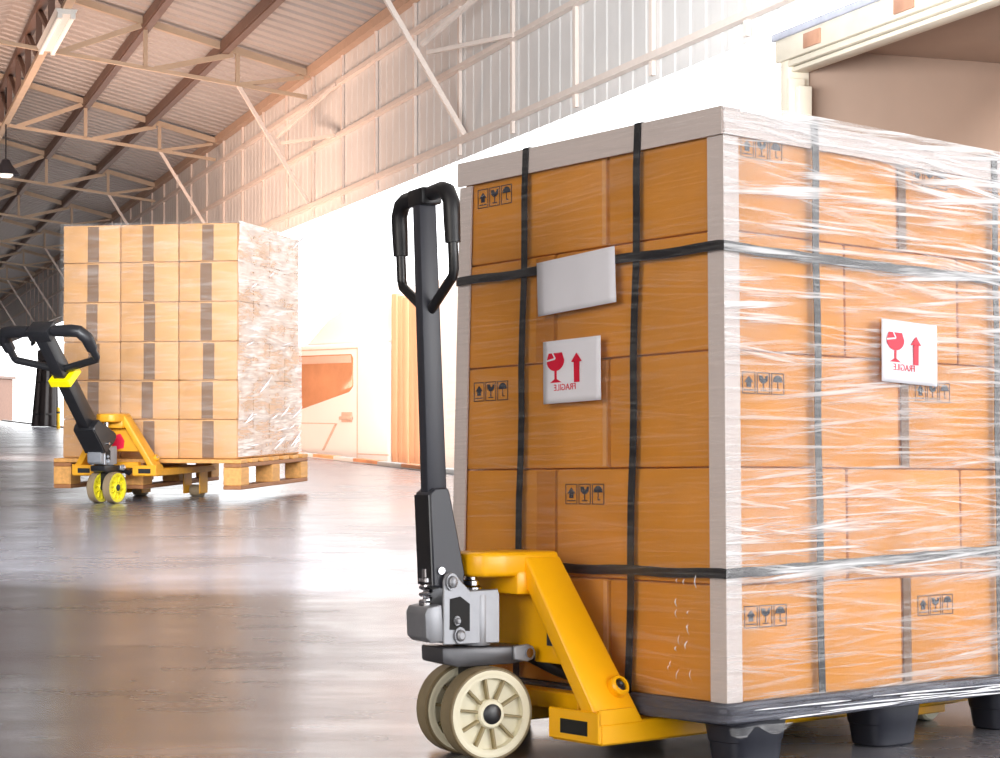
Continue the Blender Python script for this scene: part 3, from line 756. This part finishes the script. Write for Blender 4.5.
    mb = MB(); mb.tube([(-.012, -.037 * c, .008), (-.012, .037 * c, .008)], .007, 12); mb.build('pivot_bolt', 'chrome', bar)
    # handle loop
    z1 = handle_len; w2 = loop_w; zg = z1 - loop_drop * .47; zl = z1 - loop_drop * .70; zb = z1 - loop_drop * 1.02
    rt = .0095 * c; rg = .0155 * c
    def corner(y0, s_): return [(0, s_ * (w2 - .034 * c), z1 + .004), (0, s_ * (w2 - .014 * c), z1 - .002), (0, s_ * w2, z1 - .022 * c)]
    pts = [(0, -.02, z1)] + corner(0, -1) + [(0, -w2, zl), (0, -w2 + .006, zl - .014), (0, -.012, zb)]
    for s_ in (-1, 1):
        m2 = MB(); m2.tube([(0, 0, z1 + .004)] + corner(0, s_) + [(0, s_ * w2, zg), (0, s_ * w2, zl), (0, s_ * (w2 - .005), zl - .013), (0, s_ * .010, zb)], rt, 12); D('handle_loop', m2, 'blackpaint', bar)
        m2 = MB(); m2.tube([(0, s_ * (w2 * .30), z1 + .004)] + corner(0, s_) + [(0, s_ * w2, (z1 + zg) / 2), (0, s_ * w2, zg)], [rg * .9, rg, rg * 1.02, rg, rg, rg * .92], 14); D('grip', m2, 'grip', bar)
    m2 = MB(); m2.box((-.02 * c, -.032 * c, z1 - .016 * c), (.022 * c, .032 * c, z1 + .016 * c), .004, 2); D('handle_clamp', m2, 'blackpaint', bar)
    m2 = MB(); m2.tube([(.012, .02 * c, z1 - .03), (.016, .045 * c, z1 - .055), (.020, .050 * c, z1 - .085), (.018, .058 * c, z1 - .10)], [.004 * c, .006 * c, .006 * c, .004 * c], 10); D('trigger_lever', m2, 'blackpaint', bar)
    if second:
        m2 = MB(); m2.box((-.03 * c, -.03 * c, z1 - loop_drop * 1.30), (.03 * c, .03 * c, z1 - loop_drop * 1.12), .003, 1); D('yellow_tag', m2, 'tagyellow', bar)
    return J
M['darkplate'] = mat('dark steel plate', (84, 84, 88), .35, .4, var=.15)
M['tagyellow'] = mat('bright yellow tape', (250, 226, 0), .4, var=.03)

# ------------------------------------------------------------------ far load
N2 = Vector((-1.95, 13.5, 0)); YAW2 = R(78.3)
LOAD2 = T(N2) @ Matrix.Rotation(YAW2, 4, 'Z')
def build_far_load():
    z = [CAM_H + v for v in (1.35, 1.065, .765, .468, .178, -.115, -.408)]
    W2, L2 = 1.395, 1.49
    rows = ['top', 'second', 'third', 'fourth', 'fifth', 'bottom']; cols = ['right', 'middle', 'left']; deps = ['', 'second', 'third', 'fourth']
    for r in range(6):
        for c in range(3):
            for d in range(4):
                if d > 0 and c > 0: continue
                w, q = W2 / 3, L2 / 4
                lo = Vector((d * q + (.004 if d else random.uniform(.002, .012)), c * w + random.uniform(.001, .005), z[r + 1] + .0003)); hi = Vector(((d + 1) * q - .004, (c + 1) * w - .003, z[r] - .0005))
                ce = (lo + hi) / 2; ce.z = lo.z
                if d == 0: lab = 'tan taped carton, %s row, %s column facing the viewer on the far load' % (rows[r], cols[c])
                else: lab = 'tan carton on right side of the far load, %s row, %s from its front corner' % (rows[r], deps[d])
                o = empty('carton', LOAD2 @ T(ce), lab, 'carton', 'cartons on the far load')
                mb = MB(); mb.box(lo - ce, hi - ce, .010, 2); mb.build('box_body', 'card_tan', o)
                if d == 0:
                    mb = MB(); j = random.uniform(-.02, .02); mb.box((lo.x - ce.x - .002, j - .045, .006), (lo.x - ce.x + .003, j + .045, z[r] - z[r + 1] - .012)); mb.build('parcel_tape', 'tape_brown', o)
    # film
    f = empty('stretch_wrap', LOAD2, 'clear stretch film wound round the far carton load', 'stretch film')
    def sheet(fn, m, nu=24, nv=30): mb = MB(); mb.grid(fn, nu, nv); mb.build('film_sheet', m, f, smooth=180)
    zt, zb = z[0] + .012, z[6] + .016
    wob = lambda u, v: .006 * math.sin(u * 17 + v * 5) * math.sin(v * 21 + u * 3)
    sheet(lambda u, v: (-.012 + wob(u, v) * .5, -.012 + (W2 + .024) * u, zb + (zt - zb) * v), 'film_bgl')
    sheet(lambda u, v: (-.012 + (L2 + .024) * u, -.014 + wob(u, v), zb + (zt - zb) * v), 'film_bg')
    sheet(lambda u, v: (-.012 + (L2 + .024) * u, -.012 + (W2 + .024) * v, zt), 'film_bgl', 8, 8)
    for i in range(26):
        x = random.uniform(.0, 1.4); zz = random.uniform(zb + .03, zb + .35) if i < 16 else random.uniform(zb + .3, zt); L = random.uniform(.08, .35); a = random.uniform(0, .5)
        mb = MB(); mb.tube([(x, -.03, zz), (x + L * .5, -.036, zz + a * L * .5), (x + L, -.03, zz + a * L)], [.003, .010, .003], 6, flat=(1, .5)); mb.build('film_fold', 'crinkle', f, smooth=180)
    # wooden pallet
    zb0, ztp = .085, z[6] - .002
    p = empty('wooden_pallet', LOAD2, 'pine block pallet lifted on the far yellow pallet jack', 'pallet')
    x0, x1, y0, y1 = -.05, L2 + .07, -.05, W2 + .045
    hb = .030
    for i in range(7):
        a = x0 + (x1 - x0 - .14) * i / 6
        mb = MB(); mb.box((a, y0, ztp - hb), (a + .14, y1, ztp), .004, 1); mb.build('deck_board', 'wood', p)
    for y in (y0, .72, y1 - .14):
        mb = MB(); mb.box((x0, y, ztp - 2 * hb), (x1, y + .14, ztp - hb - .001), .004, 1); mb.build('stringer_board', 'wood_dark', p)
        mb = MB(); mb.box((x0, y, zb0), (x1, y + .14, zb0 + hb), .004, 1); mb.build('bottom_board', 'wood_dark', p)
        for x in (x0, (x0 + x1) / 2 - .09, x1 - .18):
            mb = MB(); mb.box((x, y, zb0 + hb), (x + .18, y + .14, ztp - 2 * hb - .001), .005, 1); mb.build('block', 'wood', p)

# ------------------------------------------------------------------ yard: trucks, curtain, post
def build_truck():
    ax = Vector((-.62, .78)).normalized()
    # local: X = towards the cab front, Y = away from the hall side, Z up; origin at the door handle line on the yard
    ang = math.atan2(ax.y, ax.x)
    m = T((-2.30, 27.0, 0)) @ Matrix.Rotation(ang, 4, 'Z')
    # the visible side must be local +Y or -Y: the viewer lies towards (-.78,-.62)
    side = Vector((-.78, -.62)); sy = 1 if (m.to_3x3() @ Vector((0, 1, 0))).dot(Vector((side.x, side.y, 0))) > 0 else -1
    t = empty('truck', m, 'white lorry with painted warm haze on its cab window parked in the yard outside', 'truck')
    Y = lambda d: -sy * d             # d = depth behind the visible side
    def bx(x0, x1, d0, d1, z0, z1, name, mm, bev=.02, parent=None):
        mb = MB(); mb.box((x0, min(Y(d0), Y(d1)), z0), (x1, max(Y(d0), Y(d1)), z1), bev, 3); return mb.build(name, mm, parent or t)
    def pr(pts, d0, d1, name, mm, bev=.02, parent=None):
        mb = MB(); mb.prism(pts, min(Y(d0), Y(d1)), max(Y(d0), Y(d1)), 'Y', bev, 3); return mb.build(name, mm, parent or t)
    cab = pr([(-1.14, -.28), (-1.14, 1.45), (-1.04, 1.62), (1.5, 1.62), (1.85, 1.3), (2.05, .5), (2.1, -.6), (1.0, -.6), (.9, -.35), (.5, -.12), (.1, -.35), (-.2, -.38)], 0, 2.4, 'cab', 'truck', .05)
    # roof fairing
    pr([(-1.12, 1.6), (-1.12, 2.42), (-.95, 2.47), (-.2, 2.36), (.8, 2.0), (1.45, 1.6)], .18, 2.2, 'roof_fairing', 'truck', .06)
    # window and door
    wn = pr([(-.22, .98), (-.22, 1.40), (-.17, 1.46), (1.3, 1.46), (1.5, 1.1), (1.5, .66), (1.2, .64), (-.12, .90)], -.012, .05, 'side_window', 'glass_haze', .01, cab)
    pr([(-.19, 1.33), (-.17, 1.44), (1.3, 1.44), (1.3, 1.33)], -.016, .0, 'window_visor', 'visor', .004, wn)
    for (a, b, c, d) in ((-.34, -.32, -.24, 1.55), (-.34, 1.5, 1.53, 1.55), (-.34, .1, -.26, -.24), (.25, 1.6, .42, .435), (-1.2, -.34, -.02, -.005)):
        bx(max(a, -1.12), b, -.006, .01, c, d, 'panel_seam', 'seam', .0, cab)
    pr([(.20, .43), (.26, .43), (.62, .02), (.56, .02)], -.006, .01, 'panel_seam', 'seam', .0, cab)
    h = bx(-.22, .10, -.05, .0, .485, .535, 'door_handle', 'seam', .012, cab)
    bx(-.20, .08, -.015, .0, .45, .60, 'handle_recess', 'visor', .01, cab)
    # wheel arch, wheels
    mb = MB()
    arc = [(.5 + .62 * math.cos(a), -.95 + .62 * math.sin(a)) for a in [PI * k / 14 for k in range(15)]]; arc2 = [(.5 + .74 * math.cos(a), -.95 + .74 * math.sin(a)) for a in [PI * k / 14 for k in range(14, -1, -1)]]
    mb.prism(arc + arc2, min(Y(-.07), Y(.5)), max(Y(-.07), Y(.5)), 'Y', .008, 1); mb.build('wheel_arch', 'truck', cab)
    for x, dd in ((.5, .02), (.5, 2.05), (-3.3, .02), (-3.3, 2.05)):
        mb = MB(); mb.lathe([(0, -.14), (.25, -.14), (.44, -.15), (.5, -.10), (.5, .10), (.44, .15), (.25, .14), (0, .14)], 32, 'Y'); w = mb.build('wheel', 'tyre', t, T((x, Y(dd + .16), -.70)))
        mb = MB(); mb.lathe([(0, -.16), (.12, -.16), (.24, -.145), (.24, .145), (.12, .16), (0, .16)], 24, 'Y'); mb.build('rim', 'silver', w)
    bx(-9.5, 1.6, .6, 1.7, -.62, -.38, 'chassis', 'copper_haze', .02)
    # side extender between cab and box
    for i in range(5):
        bx(-1.30 - .14 * i, -1.16 - .14 * i, .02 + .02 * (i % 2), .10, -.34, 2.3 - .03 * i, 'side_deflector', 'copper_haze', .015)
    # box body
    tr = bx(-9.6, -1.88, .0, 2.45, -.28, 2.45, 'box_body', 'truck', .03)
    for i in range(9):
        bx(-2.9 - i * .8, -2.86 - i * .8, -.02, .02, -.25, 2.42, 'box_rib', 'seam', .0, tr)
    bx(-9.6, -1.88, -.03, .03, -.34, -.22, 'side_rail', 'copper_haze', .01, tr)
    for x in (-2.4, -3.0, -4.4, -6.0): bx(x - .16, x, -.045, -.03, -.33, -.2, 'marker_lamp', 'kerb', .01, tr)
M['visor'] = mat('pale visor', (214, 178, 158), .3, var=.05)

def build_trailer():
    # open rear of a box trailer backed up to the dock; local = hall frame, X outward
    s_far = None
    # left post of the frame at px ~790-808
    def at(px, e):
        x = (px - 500) / F; c, s = math.cos(R(19.4)), math.sin(R(19.4))
        ed = c * x + s; t = e / ed; P = Vector((x * t, t)); return -s * P.x + c * P.y
    e0 = E_W + .18
    sa = at(781, e0); w = 2.95
    m = T(hall(e0, sa, 0)) @ HALL        # local Y = along the hall (decreasing = to the right), X = outward
    t = empty('box_trailer', m, 'open cream framed box trailer with brown lining backed up to the dock', 'trailer')
    def bx(lo, hi, nm, mm, bev=.008, parent=None):
        mb = MB(); mb.box(lo, hi, bev, 2); return mb.build(nm, mm, parent or t)
    zt = 3.25
    fr = bx((0, -.12, -1.0), (.16, 0, zt), 'rear_post', 'frame_cream'); bx((-.02, -.17, -.2), (.10, -.125, zt - .30), 'post_flange', 'frame_cream', .006, fr); bx((.02, -.23, -.2), (.12, -.175, zt - .36), 'door_seal', 'frame_cream', .006, fr)
    bx((0, -w, -1.0), (.16, -w + .12, zt), 'rear_post', 'frame_cream')
    hd = bx((-.03, -w, zt - .17), (.16, .02, zt), 'header', 'frame_cream'); bx((-.05, -w, zt - .02), (.2, .04, zt + .03), 'roof_lip', 'greyseal', .006, hd); bx((-.01, -w, zt - .215), (.12, -.12, zt - .175), 'header_flange', 'frame_cream', .006, hd); bx((.02, -w, zt - .25), (.14, -.12, zt - .22), 'header_seal', 'frame_cream', .006, hd)
    for y in (-.62, -1.75): bx((-.045, y, zt - .145), (-.03, y + .22, zt - .045), 'marker_plate', 'rust', .004, hd)
    bx((.16, -.10, -1.0), (7.5, -.04, zt - .02), 'side_panel', 'plywood', .004); bx((.16, -w + .04, -1.0), (7.5, -w + .10, zt - .02), 'side_panel', 'plywood', .004)
    bx((7.44, -w + .05, -1.0), (7.5, -.05, zt - .02), 'front_panel', 'plywood', .004); bx((.16, -w + .05, zt - .08), (7.5, -.05, zt), 'roof_panel', 'plywood', .004); bx((.0, -w + .05, -.12), (7.5, -.05, -.04), 'load_floor', 'plywood', .004)
    # grey door edge folded back outside the post
    dr = bx((.06, .02, -.9), (.16, .10, zt - .42), 'door', 'greyseal', .01)
    for z in (.6, 1.6, 2.5): bx((.03, .03, z), (.07, .12, z + .12), 'hinge', 'silver', .006, dr)

def build_yard():
    # dark gathered dock curtain far down the open side
    def onedge(px, e):
        x = (px - 500) / F; c, s = math.cos(R(19.4)), math.sin(R(19.4)); t = e / (c * x + s); return Vector((x * t, t, 0))
    P = onedge(45, E_W - .35)
    c = empty('dock_curtain', T(P), 'dark gathered curtain bundle standing at the far dock opening', 'curtain')
    D = P.y / F
    mb = MB()
    N = 72
    def fn(u, v):
        a = 2 * PI * u; hw = (12.6 - 3.6 * v) * D; fold = 1 + .10 * math.sin(a * 7) + .05 * math.sin(a * 13 + 1)
        return (math.cos(a) * hw * fold + (v * 2.2) * D, math.sin(a) * hw * .6 * fold, .02 + 66 * D * v)
    mb.grid(fn, N, 10); mb.build('curtain_folds', 'tarp', c, smooth=60)
    mb = MB(); mb.box((-6 * D, -.25, 66 * D), (9.5 * D, .25, 77 * D), .05, 2); mb.build('top_roll', 'tarp', c)
    for z in (12, 44): 
        mb = MB(); mb.lathe([((13.0 - 3.6 * z / 66) * D, z * D), ((13.3 - 3.6 * z / 66) * D, (z + .8) * D), ((13.0 - 3.6 * z / 66) * D, (z + 1.6) * D), ((12.4 - 3.6 * z / 66) * D, (z + .8) * D), ((13.0 - 3.6 * z / 66) * D, z * D)], 30, 'Z', T((z / 66 * 2.2 * D, 0, 0)) @ Matrix.Diagonal((1, .62, 1, 1))); mb.build('tie_band', 'blackpaint', c)
    P = onedge(58.5, E_W - .3)
    b = empty('bollard', T(P), 'slim yellow post beside the dark dock curtain', 'post')
    D = P.y / F
    mb = MB(); mb.lathe([(0, 0), (1.8 * D, 0), (1.8 * D, 20 * D), (1.4 * D, 21 * D), (0, 21.4 * D)], 18, 'Z'); mb.build('post_body', 'yellowpost', b)
    mb = MB(); mb.lathe([(1.5 * D, 15 * D), (1.9 * D, 15 * D), (1.9 * D, 17 * D), (1.5 * D, 17 * D), (1.5 * D, 15 * D)], 18, 'Z'); mb.build('band', 'tarp', b)
    # outbuilding
    o = empty('outbuilding', T((-26.0, 92, -1.2)), 'brown boarded shed beyond the yard at the picture edge', 'building')
    mb = MB(); mb.box((-8, 0, 0), (-.22, 6, 3.25), .03, 1); mb.build('shed_wall', 'outbuilding', o)
    mb = MB(); mb.box((-8.2, -.2, 3.25), (-.1, 6.2, 3.4), .03, 1); mb.build('shed_roof', 'beam_dark', o)
    mb = MB(); mb.box((-1.5, -.06, .0), (-.5, .02, 1.9), .02, 1); mb.build('shed_door', 'tarp', o)

build_setting(); build_roof_steel()
bpy.context.view_layer.update()
build_main_load()
# foreground jack: its steering pivot in load coordinates
build_jack(LOAD @ T((-.234, .427, 0)), 'yellow pallet jack with cream wheels and upright black handle under the foreground load', 1., 0., R(-11.3), R(-2.7), .34, .703, .112, .208, False, 1.2)
# far jack
build_jack(T((-2.86, 13.24, 0)) @ Matrix.Rotation(R(76.5), 4, 'Z'), 'worn yellow pallet jack with lowered black handle lifting the far load', 1.33, .108, R(-9), R(-41), .33, .775, .258, .25, True, .95, .25, 2.1)
build_far_load(); build_truck(); build_trailer(); build_yard()

# ------------------------------------------------------------------ light
wd = bpy.data.worlds.new('World'); S.world = wd; wd.use_nodes = True
bg = wd.node_tree.nodes['Background']; bg.inputs['Color'].default_value = (.97, .985, 1, 1); bg.inputs['Strength'].default_value = 3.4
def area(name, loc, target, w, h, power, color):
    l = bpy.data.lights.new(name, 'AREA'); l.shape = 'RECTANGLE'; l.size = w; l.size_y = h; l.energy = power; l.color = color
    o = bpy.data.objects.new(name, l); COL.objects.link(o); o.location = loc
    o.rotation_euler = (Vector(target) - Vector(loc)).to_track_quat('-Z', 'Y').to_euler(); return o
area('dock_daylight', (7.0, -1.2, 2.4), (.9, 3.7, .7), 4.5, 3.0, 335, (1, .98, .96))
area('left_fill', (-4.5, -3.0, 2.6), (.2, 3.6, .6), 4, 3, 300, (1, .94, .86))  # unseen fill lamp added behind the viewer to brighten the short side
area('hall_fill', tuple(hall(.6, 6.5, 2.0)), tuple(hall(5.8, 13.0, 4.6)), 5, 1.5, 1050, (.93, .97, 1))  # unseen fill added to brighten the upper side wall
area('warm_glow_fill', tuple(hall(1.0, 25.0, .6)), tuple(hall(5.8, 27.5, 4.4)), 8, 2, 800, (1, .68, .52))  # lamp added low in the hall, imitating the warm flare on wall and roof
area('trailer_fill', tuple(hall(8.2, 9.0, 3.0)), tuple(hall(9.5, 9.3, 1.5)), 1.6, .6, 150, (1, .93, .85))  # fill added inside the trailer to brighten its lining
sl = bpy.data.lights.new('sun', 'SUN'); sl.energy = 3.6; sl.color = (1, .90, .80); sl.angle = R(6)
so = bpy.data.objects.new('sun', sl); COL.objects.link(so); so.rotation_euler = Vector((-.2, .85, -.49)).to_track_quat('-Z', 'Y').to_euler()

# ------------------------------------------------------------------ camera
cam = bpy.data.cameras.new('camera'); co = bpy.data.objects.new('camera', cam); COL.objects.link(co)
cam.sensor_fit = 'HORIZONTAL'; cam.sensor_width = 36; cam.lens = F / 1000 * 36; cam.clip_start = .05; cam.clip_end = 400
co.location = (0, 0, CAM_H); co.rotation_euler = (PI / 2 + CAM_P, 0, 0)
S.camera = co
S.view_settings.view_transform = 'Standard'; S.view_settings.look = 'None'; S.view_settings.exposure = 0; S.view_settings.gamma = 1; S.view_settings.use_curve_mapping = False
S.cycles.use_denoising = True
S.cycles.max_bounces = 8; S.cycles.transparent_max_bounces = 24; S.cycles.caustics_reflective = False; S.cycles.caustics_refractive = False
